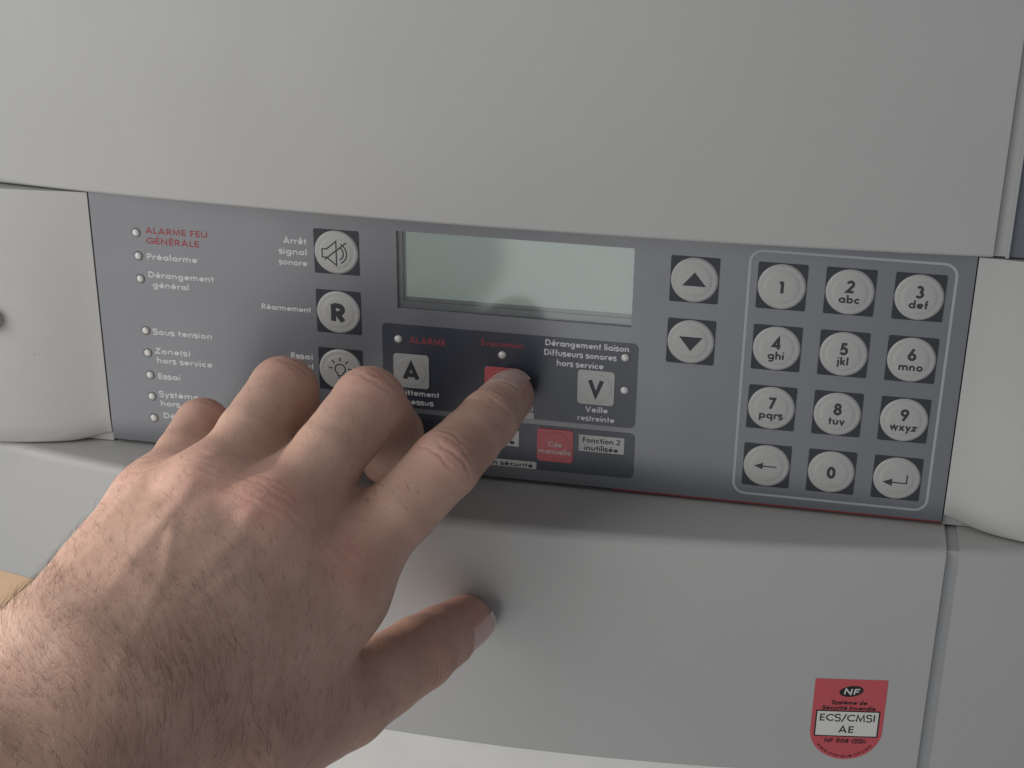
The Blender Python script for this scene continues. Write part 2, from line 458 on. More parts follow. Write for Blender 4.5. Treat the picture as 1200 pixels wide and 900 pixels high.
# ---- the button panel (membrane) with the opening for the screen
PX0, PX1, PZ0, PZ1 = -209.7, 52.5, -70.2, 24.0
LX0, LX1, LZ0, LZ1 = -113.2, -42.4, -16.3, 8.1
def frame_mesh(name, o_, i_, y0, y1, m, parent):
    (ox0, ox1, oz0, oz1), (ix0, ix1, iz0, iz1) = o_, i_
    vs = []
    for y in (y1, y0):
        vs += [(ox0, y, oz0), (ox1, y, oz0), (ox1, y, oz1), (ox0, y, oz1), (ix0, y, iz0), (ix1, y, iz0), (ix1, y, iz1), (ix0, y, iz1)]
    fs = []
    for i in range(4):
        j = (i + 1) % 4
        fs.append((i, j, 4 + j, 4 + i)); fs.append((8 + j, 8 + i, 12 + i, 12 + j))
        fs.append((i, 8 + i, 8 + j, j)); fs.append((4 + i, 4 + j, 12 + j, 12 + i))
    return mesh(name, vs, fs, m, parent)
PANEL = frame_mesh('button_panel', (PX0, PX1, PZ0, PZ1), (LX0, LX1, LZ0, LZ1), 6.0, 0.0, M['membrane'], CAB)
plate('panel_trim', [(-46.0, -70.75), (PX1, -70.75), (PX1, -70.25), (-46.0, -70.25)], 6.0, .25, M['redline'], PANEL)
# screen: frame, screen and glass
DISP = frame_mesh('display', (LX0 - .6, LX1 + .6, LZ0 - .6, LZ1 + .6), (LX0 + 1.6, LX1 - .1, LZ0 + 2.2, LZ1 - .1), 9.0, 1.1, M['lcdframe'], CAB)
frame_mesh('inner_frame', (LX0 + 1.55, LX1 + .3, LZ0 + 2.15, LZ1 + .3), (LX0 + 2.3, LX1 - .1, LZ0 + 3.2, LZ1 - .1), 9.0, 1.6, M['lcdframe'], DISP)
plate('screen', [(LX0 + .5, LZ0 + .5), (LX1 + .2, LZ0 + .5), (LX1 + .2, LZ1 + .2), (LX0 + .5, LZ1 + .2)], 8.0, 2.0, M['lcd'], DISP)
plate('glass_pane', [(LX0 + .05, LZ0 + .05), (LX1 - .05, LZ0 + .05), (LX1 - .05, LZ1 - .05), (LX0 + .05, LZ1 - .05)], .80, .25, M['glass'], DISP)

# ---- dark fields for the alarm keys
plate('key_field', rrect(-118.2, -40.0, -49.1, -21.5, 1.6), .02, -.12, M['navy'], PANEL)
plate('key_field', rrect(-119.0, -39.8, -66.2, -50.9, 1.6), .02, -.12, M['navy'], PANEL)
FS = lambda x, z: -.12

# ---- keys
def keyprof(r):
    if r < 4.4: return .58 - .06 * (r / 4.4) ** 2
    if r < 5.2: return .52 - .17 * (r - 4.4) / .8
    if r < 6.4: return .35 - .04 * (r - 5.2) / 1.2
    return max(.02, .31 - .29 * (r - 6.4) / .4)
def round_key_mesh():
    rr = [0, 1.5, 3.0, 4.2, 4.5, 4.7, 5.0, 5.2, 5.5, 6.0, 6.4, 6.55, 6.7, 6.8]; n = 40
    vs = [(0, -keyprof(0), 0)]; fs = []
    for r in rr[1:]:
        for i in range(n):
            a = 2 * math.pi * i / n; vs.append((r * math.cos(a), -keyprof(r), r * math.sin(a)))
    for i in range(n): fs.append((0, 1 + (i + 1) % n, 1 + i))
    for k in range(len(rr) - 2):
        for i in range(n):
            j = (i + 1) % n; a = 1 + k * n
            fs.append((a + i, a + j, a + n + j, a + n + i))
    me = bpy.data.meshes.new('key')
    me.from_pydata([(x * S, y * S, z * S) for x, y, z in vs], [], fs)
    bm = bmesh.new(); bm.from_mesh(me); bmesh.ops.recalc_face_normals(bm, faces=bm.faces)
    bm.to_mesh(me); bm.free()
    for p in me.polygons: p.use_smooth = True
    if sum(p.normal.y for p in me.polygons) > 0: me.flip_normals()
    me.materials.append(M['key'])
    return me
KEYME = round_key_mesh()
SQ = None
def round_key(x, z, name='key'):
    global SQ
    base = None
    k = bpy.data.objects.new(name, KEYME); col.objects.link(k); k.parent = CAB
    k.location = (x * S, -.17 * S, z * S)
    if SQ is None:
        o = plate('key_square', rrect(-7, 7, -7, 7, .5), .10, -.0, M['keysquare'], k); SQ = o.data
        o.location = (0, .03 * S, 0)
    else:
        o = bpy.data.objects.new('key_square', SQ); col.objects.link(o); o.parent = k; o.location = (0, .03 * S, 0)
    return k
P_ = 19.07
rows = [['1', '2abc', '3def'], ['4ghi', '5jkl', '6mno'], ['7pqrs', '8tuv', '9wxyz'], ['<', '0', '>']]
for r, row in enumerate(rows):
    for c, s in enumerate(row):
        k = round_key(c * P_, -r * P_)
        if s in '<>':
            if s == '<':
                strokes('arrow', [[(-1.2, 0), (3.0, 0)]], .42, M['ink_dark'], k, KS)
                tri = [(-3.6, 0), (-1.1, -1.1), (-1.1, 1.1)]
            else:
                strokes('arrow', [[(-1.4, -1.2), (2.9, -1.2), (2.9, 1.6)]], .42, M['ink_dark'], k, KS)
                tri = [(-4.0, -1.2), (-1.3, -2.4), (-1.3, 0.0)]
            plate('arrow_head', tri, -.3, -.62, M['ink_dark'], k)
        elif len(s) == 1:
            text('digit', s, 0, 0, 3.7, M['ink_dark'], k, align='c', weight=.25, surf=KS)
        else:
            text('digit', s[0], 0, 1.75, 3.6, M['ink_dark'], k, align='c', weight=.23, surf=KS)
            text('letters', s[1:], 0, -2.05, 2.35, M['ink_dark'], k, align='c', weight=.22, track=.07, surf=KS,
                 width=text_width(s[1:], .07) * 2.75)
k = round_key(-24.8, 0); plate('arrow_up', [(-3.4, -1.7), (3.4, -1.7), (0, 2.5)], -.3, -.62, M['ink_dark'], k)
k = round_key(-24.8, -P_ - .2); plate('arrow_down', [(-3.4, 1.7), (0, -2.7), (3.4, 1.7)], -.3, -.62, M['ink_dark'], k)
k = round_key(-131.7, 0)
strokes('mute_symbol', [[(-4.3, 1.0), (-2.9, 1.0), (.1, 3.6), (.1, -4.0), (-2.9, -1.6), (-4.3, -1.6), (-4.3, 1.0)], [(-3.6, -2.4), (3.2, 3.3)],
                        arc(.2, -.2, 2.1, 2.2, 65, -65), arc(.2, -.2, 3.1, 3.3, 65, -65)], .42, M['ink_dark'], k, KS)
k = round_key(-131.7, -P_ - .2)
text('letter', 'R', .1, 0, 5.5, M['ink_dark'], k, align='c', weight=.27, surf=KS, width=4.5)
k = round_key(-131.7, -2 * P_ - .2)
bulb = arc(0, .4, 1.65, 1.65, -60, 240, 16)
rays = []
for a in (0, 45, 90, 135, 180):
    ca, sa = math.cos(math.radians(a)), math.sin(math.radians(a))
    rays.append([(2.4 * ca, .6 + 2.4 * sa), (3.7 * ca, .6 + 3.7 * sa)])
strokes('bulb_symbol', [[(.8, -1.8)] + bulb + [(-.8, -1.8), (.8, -1.8)], [(-.7, -2.4), (.7, -2.4)], [(-.5, -3.0), (.5, -3.0)]] + rays, .42, M['ink_dark'], k, KS)

# square keys in the dark fields
def square_key(x, z, m, size=11.2):
    h = size / 2
    k = plate('key', rrect(-h, h, -h, h, 1.1), .05, -.30, m, CAB, .12)
    k.location = (x * S, -.14 * S, z * S)
    plate('embossed_disc', disc(0, 0, 4.75, 36), -.2, -.40, m, k, .10)
    return k
KF = lambda x, z: -.40
ka = square_key(-109.2, -36.7, M['key']); text('letter', 'A', .1, 0, 5.0, M['ink_dark'], ka, align='c', weight=.26, surf=KF, width=5.0)
kv = square_key(-52.2, -36.7, M['key']); text('letter', 'V', .1, 0, 5.0, M['ink_dark'], kv, align='c', weight=.24, surf=KF, width=4.6)
kr = square_key(-80.7, -38.4, M['keyred']); kr['label'] = 'red square key under the fingertip'
kc = square_key(-64.2, -57.3, M['keyred'])
text('key_text', 'Cde', 0, .55, 1.75, M['ink_white'], kc, align='c', weight=.15, surf=KF, width=4.2)
text('key_text', 'manuelle', 0, -1.9, 1.75, M['ink_white'], kc, align='c', weight=.15, surf=KF, width=10.2)
plate('key', rrect(-107.5, -97.0, -62.9, -52.0, 1.0), .05, -.45, M['keysquare'], CAB, .12)

# printed frame round the number keys
def ringline(name, out, w, m, parent):
    vs = []; fs = []
    ribbon(vs, fs, out + [out[0]], w, 0, .03)
    return mesh(name, [(x, -h - .03, z) for x, h, z in vs], fs, m, parent)
ringline('keypad_outline', rrect(-9.4, 47.6, -67.2, 10.3, 3.6, 8), .75, M['line'], PANEL)

# indicator lights
def led_mesh():
    n = 20; rr = [(0, .78), (.45, .74), (.85, .58), (1.12, .33), (1.25, .0)]
    vs = [(0, -rr[0][1], 0)]; fs = []
    for r, h in rr[1:]:
        for i in range(n):
            a = 2 * math.pi * i / n; vs.append((r * math.cos(a), -h, r * math.sin(a)))
    for i in range(n): fs.append((0, 1 + i, 1 + (i + 1) % n))
    for k in range(len(rr) - 2):
        for i in range(n):
            j = (i + 1) % n; a = 1 + k * n; fs.append((a + i, a + n + i, a + n + j, a + j))
    me = bpy.data.meshes.new('indicator_light')
    me.from_pydata([(x * S, y * S, z * S) for x, y, z in vs], [], fs)
    for p in me.polygons: p.use_smooth = True
    if sum(p.normal.y for p in me.polygons) > 0: me.flip_normals()
    me.materials.append(M['lens'])
    return me
LEDME = led_mesh(); RIM = None
for i, (x, z) in enumerate([(-195.3, 1.3), (-195.2, -6.2), (-195.2, -13.7), (-195.0, -31.0), (-195.0, -38.6), (-194.9, -46.2), (-194.9, -53.7), (-194.9, -61.3),
               (-113.1, -26.4), (-80.9, -28.7), (-43.8, -26.1), (-43.6, -36.7)]):
    o = bpy.data.objects.new('indicator_light', LEDME); col.objects.link(o); o.parent = CAB
    o.location = (x * S, (-.03 if i < 8 else -.14) * S, z * S)
    if RIM is None:
        q = ringplate('rim', 0, 0, 1.2, 1.5, .02, -.10, M['hole'], o, 20); RIM = q.data
    else:
        q = bpy.data.objects.new('rim', RIM); col.objects.link(q); q.parent = o

# printed words on the membrane
def words(lines, x, z, pitch, cap, m, align='l', widths=None, surf=None, weight=.20, name='lettering'):
    for i, s in enumerate(lines):
        text(name, s, x if not isinstance(x, (list, tuple)) else x[i], z - i * pitch, cap, m, PANEL, align=align, weight=weight,
             width=None if widths is None else widths[i], surf=surf)
W_ = M['ink_white']
words(['ALARME FEU', 'GÉNÉRALE'], -192.2, 2.3, 3.3, 1.95, M['ink_red'], widths=[20.0, 17.2], weight=.18)
words(['Préalarme'], -192.5, -6.1, 3.3, 1.9, W_, widths=[16.5])
words(['Dérangement', 'général'], [-192.5, -191.4], -12.0, 3.3, 1.9, W_, widths=[21.4, 12.0])
words(['Sous tension'], -192.7, -31.1, 3.3, 1.9, W_, widths=[19.7])
words(['Zone(s)', 'hors service'], [-192.5, -192.2], -37.6, 3.2, 1.9, W_, widths=[11.8, 18.6])
words(['Essai'], -192.3, -46.3, 3.2, 1.9, W_, widths=[7.6])
words(['Système', 'hors service'], [-192.5, -192.2], -52.6, 3.2, 1.9, W_, widths=[13.5, 18.6])
words(['Dérangement'], -191.6, -60.1, 3.2, 1.9, W_, widths=[21.4])
words(['Arrêt', 'signal', 'sonore'], -140.9, 2.6, 3.45, 1.9, W_, align='r', widths=[7.3, 8.9, 9.0])
words(['Réarmement'], -140.5, -19.4, 3.3, 1.75, W_, align='r', widths=[15.8])
words(['Essai', 'signal'], -140.5, -35.0, 3.3, 1.75, W_, align='r', widths=[7.2, 8.8])
words(['ALARME'], -109.6, -26.4, 3, 1.9, M['ink_red'], widths=[11.2], surf=FS, weight=.17)
words(['Évacuation'], -80.9, -25.2, 3, 1.75, M['ink_red'], align='c', widths=[13.0], surf=FS, weight=.17)
words(['Dérangement liaison', 'Diffuseurs sonores', 'hors service'], [-67.9, -68.2, -64.3], -23.3, 3.15, 1.9, W_, widths=[25.2, 21.8, 14.2], surf=FS)
words(['Veille', 'restreinte'], [-55.2, -57.6], -44.0, 3.0, 1.8, W_, widths=[6.9, 11.4], surf=FS)
words(['Acquittement', 'processus'], -109.2, -44.0, 3.0, 1.8, W_, align='c', widths=[17.4, 13.6], surf=FS)
words(['(par processus)'], -71.2, -45.6, 3.0, 1.7, W_, align='r', widths=[19.0], surf=FS)
# paper labels behind the membrane
LS = lambda x, z: -.24
def plabel(x0, x1, z0, z1, lines, zs, cap, widths, x=None, m=None, align='c'):
    l = plate('paper_label', [(x0, z0), (x1, z0), (x1, z1), (x0, z1)], -.05, -.24, M['label'], PANEL)
    for s, z, w in zip(lines, zs, widths):
        text('label_text', s, (x0 + x1) / 2 if x is None else x, z, cap, m or M['ink_dark'], l, width=w, align=align, surf=LS, weight=.19, track=.06)
plabel(-56.9, -43.0, -58.2, -52.7, ['Fonction 2', 'inutilisée'], [-54.3, -56.9], 1.75, [11.6, 10.4])
plabel(-94.0, -75.5, -58.9, -53.6, ['Commande'], [-57.4], 1.75, [16.0])
plabel(-112.0, -69.9, -67.0 + .9, -64.0 + .3, ['Fonction 1 en sécurité'], [-64.95], 1.5, [28.0], x=-71.0, align='r', m=M['ink_dark'])
plabel(-92.0, -71.0, -49.0, -46.9, [], [], 1, [])
# ---- certification sticker on the lower cover
def on_cover(x, z, off=.0): return (x, yfront(x) - off, z)
STX0, STX1, STZ1, STZ0 = 20.2, 41.8, -117.0, -146.4
def conform(name, outline, off, m, parent, thick=.08):
    """outline polygon (convex) as a fan grid that follows the curved cover"""
    xs = [p[0] for p in outline]; bm = bmesh.new()
    f = bm.faces.new([bm.verts.new((x, 0, z)) for x, z in outline])
    for i in range(1, 8):
        x = min(xs) + (max(xs) - min(xs)) * i / 8
        bmesh.ops.bisect_plane(bm, geom=bm.verts[:] + bm.edges[:] + bm.faces[:], plane_co=(x, 0, 0), plane_no=(1, 0, 0))
    for v in bm.verts: v.co.y = yfront(v.co.x) - off
    bmesh.ops.recalc_face_normals(bm, faces=bm.faces)
    if sum(f.normal.y for f in bm.faces) > 0: bmesh.ops.reverse_faces(bm, faces=bm.faces)
    r = bmesh.ops.extrude_face_region(bm, geom=bm.faces[:])
    for g in r['geom']:
        if isinstance(g, bmesh.types.BMVert): g.co.y += thick
    return from_bm(name, bm, m, parent)
w_ = STX1 - STX0; h_ = STZ1 - STZ0
su = lambda u: STX0 + u * w_
sv = lambda v: STZ1 - v * h_
out = [(STX0 + .3, STZ1), (STX0, STZ1 - .3), (STX0, sv(.64))] + [(su(.5) - w_ / 2 * math.cos(math.radians(a)), sv(.64) - h_ * .36 * math.sin(math.radians(a))) for a in range(6, 180, 6)] + [(STX1, sv(.64)), (STX1, STZ1 - .3), (STX1 - .3, STZ1)]
STK = conform('sticker', out, .10, M['stickerred'], CAB)
STK['label'] = 'red and white certification sticker with rounded bottom'
conform('white_box_border', [(su(.055), sv(.385)), (su(.055), sv(.715)), (su(.945), sv(.715)), (su(.945), sv(.385))], .14, M['ink_black'], STK, .03)
conform('white_box', [(su(.075), sv(.40)), (su(.075), sv(.70)), (su(.925), sv(.70)), (su(.925), sv(.40))], .18, M['stickerwhite'], STK, .03)
conform('logo_oval', [(su(.51) + 3.55 * math.cos(a) + .25 * math.sin(a), sv(.145) + 1.95 * math.sin(a) + .35 * math.cos(a)) for a in [2 * math.pi * i / 28 for i in range(28)]], .16, M['ink_black'], STK, .03)
SF = lambda x, z: yfront(x) - .18
text('logo_letters', 'NF', su(.51), sv(.147), 2.0, M['stickerwhite'], STK, align='c', width=4.6, weight=.18, surf=SF, slant=.12)
text('sticker_text', 'Système de', su(.50), sv(.285), 1.35, M['ink_black'], STK, align='c', width=10.6, weight=.20, surf=SF, slant=.1)
text('sticker_text', 'Sécurité Incendie', su(.50), sv(.352), 1.35, M['ink_black'], STK, align='c', width=16.0, weight=.20, surf=SF, slant=.1)
text('sticker_text', 'ECS/CMSI', su(.50), sv(.475), 2.55, M['ink_black'], STK, align='c', width=16.8, weight=.16, surf=SF)
text('sticker_text', 'AE', su(.50), sv(.62), 2.45, M['ink_black'], STK, align='c', width=4.8, weight=.16, surf=SF)
text('sticker_text', 'NF 508 (SSI)', su(.50), sv(.765), 1.45, M['ink_black'], STK, align='c', width=12.6, weight=.19, surf=SF, slant=.1)
def arc_text(s, cx, cz, rx, rz, a0, a1, cap, m, parent):
    vs = []; fs = []; tot = text_width(s, .05); cur = 0
    for c in s:
        for st in GL[c][1]:
            pts = []
            for px, py in st:
                a = math.radians(a0 + (a1 - a0) * (cur + px) / tot)
                pts.append((cx + (rx - py * cap) * math.cos(a), cz + (rz - py * cap) * math.sin(a)))
            ribbon(vs, fs, pts, .17 * cap, 0, .02)
        cur += GL[c][0] + .05
    return mesh('sticker_text', [(x, SF(x, z) - h - .02, z) for x, h, z in vs], fs, m, parent)
arc_text('www.marque-nf.com', su(.5), sv(.64), w_ / 2 - .9, h_ * .36 - .8, 212, 328, 1.0, M['ink_black'], STK)
# small marks of wear on the left cheek
for x, z, r in ((-231.5, -40.5, .30), (-221.5, -64.0, .26)):
    y = cheek_y(-210.2 - x, (13.0 - z) / 84.3)
    plate('dirt_speck', disc(x, z, r, 8), y + .5, y - .10, M['gutter'], ck)
# unidentified peach speckled area low on the left, built as a flat slab
bd = plate('speckled_area', rrect(-520, -272, -420, -150, 2), 94.5, 76, M['peach_area'], None, 1.0)
bd['label'] = 'unidentified peach speckled area behind the wrist at the lower left'
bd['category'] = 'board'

HAND_RES = .65
N_HAIR = 5200
# ------------------------------------------------------------------ the hand
V = lambda *a: np.array(a, dtype=np.float64)
# joints in millimetres (x right, y into the wall, z up)
JT = {
    'index': [V(-108.6, -77.0, -61.9), V(-86.8, -50.8, -41.0), V(-79.5, -26.0, -37.8), V(-77.3, -8.2, -38.5)],
    'middle': [V(-125.5, -82.0, -46.0), V(-110.4, -43.0, -28.5), V(-108.9, -25.2, -45.9), V(-114.9, -8.5, -63.3)],
    'ring': [V(-145.4, -77.0, -42.2), V(-137.1, -38.0, -29.4), V(-139.2, -22.0, -49.8), V(-146.1, -8.5, -65.8)],
    'pinky': [V(-165.2, -67.0, -51.3), V(-163.8, -35.0, -44.7), V(-165.2, -23.8, -60.0), V(-173.9, -8.0, -74.9)],
    'thumb': [V(-122.9, -121.2, -90.8), V(-108.9, -83.0, -101.0), V(-94.0, -54.7, -101.1), V(-84.8, -34.7, -101.9)],
    'carpal': [V(-135.0, -128.0, -76.8), V(-143.4, -135.0, -66.5), V(-155.3, -133.0, -61.7), V(-169.6, -123.0, -63.3)],
    'wrist': [V(-157.3, -136.0, -77.5), V(-161.0, -215.0, -77.1)],
    'inter': [V(-107.7, -74.0, -72.2), V(-120.3, -98.0, -86.9)],
}
def unit(v): return v / (np.linalg.norm(v) + 1e-12)
def cone(P, a, b, ra, rb):
    ab = b - a; t = np.clip(((P - a) @ ab) / (ab @ ab), 0, 1)
    return np.linalg.norm(P - a - t[:, None] * ab, axis=1) - (ra + (rb - ra) * t)
def ball(P, c, r): return np.linalg.norm(P - c, axis=1) - r
def ellip(P, c, ax, r):
    q = (P - c) @ np.array(ax).T / np.array(r)
    k = np.linalg.norm(q, axis=1); k2 = np.linalg.norm(q / np.array(r), axis=1) + 1e-9
    return k * (k - 1) / k2
def smin(a, b, k):
    h = np.maximum(k - np.abs(a - b), 0) / k
    return np.minimum(a, b) - h * h * k * .25
def lerp(a, b, t): return a + (b - a) * t

KN = ['index', 'middle', 'ring', 'pinky']
mI, mM, mR, mP = (JT[n][0] for n in KN)
wr = JT['wrist'][0]
nD = unit(np.cross(mP - mI, wr - mM))
if nD @ (V(*CAM) - mM) < 0: nD = -nD            # towards the back of the hand
lat = unit(mI - mP)                             # towards the thumb side
ax = unit(mM - wr)                              # wrist to knuckles

CREASES = {'index': [(1, 0.36, 5.5, 4, 3.0), (2, 0.22, 2.8, 4, 1.5), (0, 0.08, 6, 4, 3.0)], 'middle': [(1, 0.26, 5.5, 6, 1.9), (0, 0.15, 6, 6, 1.9)], 'ring': [(1, 0.24, 5, 6, 1.8), (0, 0.12, 6, 6, 2.0)], 'pinky': [(1, 0.22, 4.5, 5, 1.7), (0, 0.18, 7, 8, 1.7)], 'thumb': [(2, 0.34, 5.5, 5, 2.2)]}
RAD = {'index': [10.3, 9.8, 9.9, 9.0, 8.5, 7.6], 'middle': [10.2, 10.0, 10.5, 9.6, 9.2, 8.4], 'ring': [9.8, 9.5, 10.0, 8.8, 8.6, 7.9], 'pinky': [8.8, 8.2, 8.3, 7.6, 7.4, 6.9], 'thumb': [14.5, 12.6, 11.6, 10.9, 9.7, 8.1]}
def finger(P, n):
    J = JT[n]; r = RAD[n]
    a, b, c, d = J
    m1 = lerp(a, b, .55); m2 = lerp(b, c, .55)
    a = a - nD * (0.8 if n == 'index' else 2.0)
    out = cone(P, a, m1, r[0], r[1])
    for p, q, r0, r1 in ((m1, b, r[1], r[2]), (b, m2, r[2], r[3]), (m2, c, r[3], r[4]), (c, d, r[4], r[5])):
        out = smin(out, cone(P, p, q, r0, r1), 1.0)
    return out

def thumb(P):
    t0, t1, t2, t3 = JT['thumb']; r = RAD['thumb']
    m1 = lerp(t1, t2, .5)
    out = cone(P, t0, t1, r[0], r[1])
    out = smin(out, cone(P, t1, m1, r[1], r[2]), 3)
    out = smin(out, cone(P, m1, t2, r[2], r[3]), 1.2)
    m2 = lerp(t2, t3, .45)
    out = smin(out, cone(P, t2, m2, r[3], r[4]), 1.2)
    out = smin(out, cone(P, m2, t3, r[4], r[5]), 1.2)
    return out

def palm(P):
    mc = JT['carpal']
    rk = (10.6, 11.2, 10.6, 9.6)
    out = None
    K = [JT[n][0] for n in KN]
    rays_ = [(K[i], mc[i], rk[i]) for i in range(4)] + [((K[i] + K[i + 1]) / 2 - ax * 4 + nD * .4, (mc[i] + mc[i + 1]) / 2 + nD * .5, 11.0) for i in range(3)]
    for k0, c0, r in rays_:
        d = cone(P, k0 - nD * 1.8, c0, r, 12.5)
        d2 = cone(P, k0 - nD * 9 - ax * 6, c0 - nD * 8, 10.0, 12.0)
        d = smin(d, d2, 8)
        out = d if out is None else smin(out, d, 9)
    i0, i1 = JT['inter']
    out = smin(out, cone(P, i0, i1, 8.0, 10.0), 12)
    # heel of the hand on the little finger side, wrist and forearm
    out = smin(out, cone(P, mP - nD * 8 - ax * 12 - lat * 1.0, mc[3] - nD * 7 - lat * 0.5, 11, 13), 10)
    w0, w1 = JT['wrist']
    for s, rr in ((-1, 17.5), (1, 17.5)):
        out = smin(out, cone(P, w0 + lat * s * 12, w1 + lat * s * 14, rr, rr + 6), 18)
    # soft webs between the fingers
    for a_, b_, t in (('index', 'middle', .40), ('middle', 'ring', .46), ('ring', 'pinky', .46)):
        A, Bp = lerp(JT[a_][0], JT[a_][1], t), lerp(JT[b_][0], JT[b_][1], t + .04)
        a2, b2 = JT[a_][0], JT[b_][0]
        out = smin(out, cone(P, (A + Bp) / 2 - nD * 6.0, (a2 + b2) / 2 - nD * 3.2, 4.4, 8.6), 9)
    # knuckle heads
    for n, h, r in (('index', 1.2, 9.0), ('middle', 2.2, 9.2), ('ring', 1.2, 8.8), ('pinky', .8, 8.0)):
        out = smin(out, ball(P, JT[n][0] + nD * h - ax * 1.0, r), 8)
    return out

def hand_sdf(P):
    pl = palm(P)
    t0, t1, t2, t3 = JT['thumb']
    th = thumb(P)
    # flesh between thumb and index
    wb = cone(P, lerp(t0, t1, .75), lerp(mI, JT['carpal'][0], .45) - nD * 7, 8.0, 8.0)
    pt = smin(pl, wb, 9)
    out = smin(pt, th, 7)
    for n in KN:
        out = np.minimum(out, smin(pl, finger(P, n), 8.0))
    # tendons on the back of the hand
    return out

def fold_field(P):
    """shallow creases over the joints, wear lines and tendons: inward displacement in mm"""
    d = np.zeros(len(P))
    for n in KN + ['thumb']:
        J = JT[n]
        for jt, amp, span, cnt, sp in CREASES[n]:
            c = J[jt]; b = unit(J[min(jt + 1, 3)] - J[jt]) + unit(J[jt] - J[jt - 1]) if 0 < jt < 3 else unit(J[1] - J[0])
            b = unit(b)
            dn = DORS[n]; dn = unit(dn - b * (dn @ b)); la = np.cross(b, dn)
            Q = P - c; s = Q @ b; u = Q @ la; h = Q @ dn
            ang = np.arctan2(u, h)
            near = np.clip(1.25 - np.abs(ang) / 1.15, 0, 1) * (np.linalg.norm(Q, axis=1) < 19) * (h > 0)
            for k in range(cnt):
                ph = k * 2.399 + jt * 1.3 + len(n)
                s0 = (k - (cnt - 1) / 2) * sp + .5 * math.sin(ph * 3.1)
                cen = .55 * math.sin(ph * 1.7); half = .45 + .35 * abs(math.sin(ph * 2.3))
                ext = np.clip((half + .25 - np.abs(ang - cen)) / .3, 0, 1)
                bow = s0 * .28 * ang ** 2
                wig = .35 * np.sin(ang * 5 + ph) + .15 * np.sin(ang * 13 + ph * 2)
                e = (s - s0 + bow + wig) / (.38 + .12 * math.sin(ph))
                d += amp * near * ext * (np.exp(-e * e) - .22 * np.exp(-((np.abs(e) - 2.2) / .9) ** 2))
    return d

def tendons(P):
    d = np.zeros(len(P))
    for i, n in enumerate(KN):
        a = JT[n][0] + nD * 8; b = JT['carpal'][i] + nD * 9 + lat * (0 if i == 0 else -1.0 * i)
        abv = b - a; t = ((P - a) @ abv) / (abv @ abv); tc = np.clip(t, 0, 1)
        q = P - a - tc[:, None] * abv
        u = q @ lat
        w = np.clip((tc - .02) * 6, 0, 1) * np.clip((1.05 - tc) * 1.4, 0, 1) * (np.linalg.norm(q, axis=1) < 14)
        d += w * ((.6, .5, .5, .4)[i]) * np.exp(-(u / 2.6) ** 2)
    # a vein or two
    for a, b, c in VEINS:
        for p, q_ in ((a, b), (b, c)):
            abv = q_ - p; t = np.clip(((P - p) @ abv) / (abv @ abv), 0, 1)
            q = P - p - t[:, None] * abv; q = q - np.outer(q @ nD, nD)
            up = ((P - p) @ nD) > -6
            d = np.maximum(d, up * .28 * np.exp(-(np.linalg.norm(q, axis=1) / 1.9) ** 2))
    return d

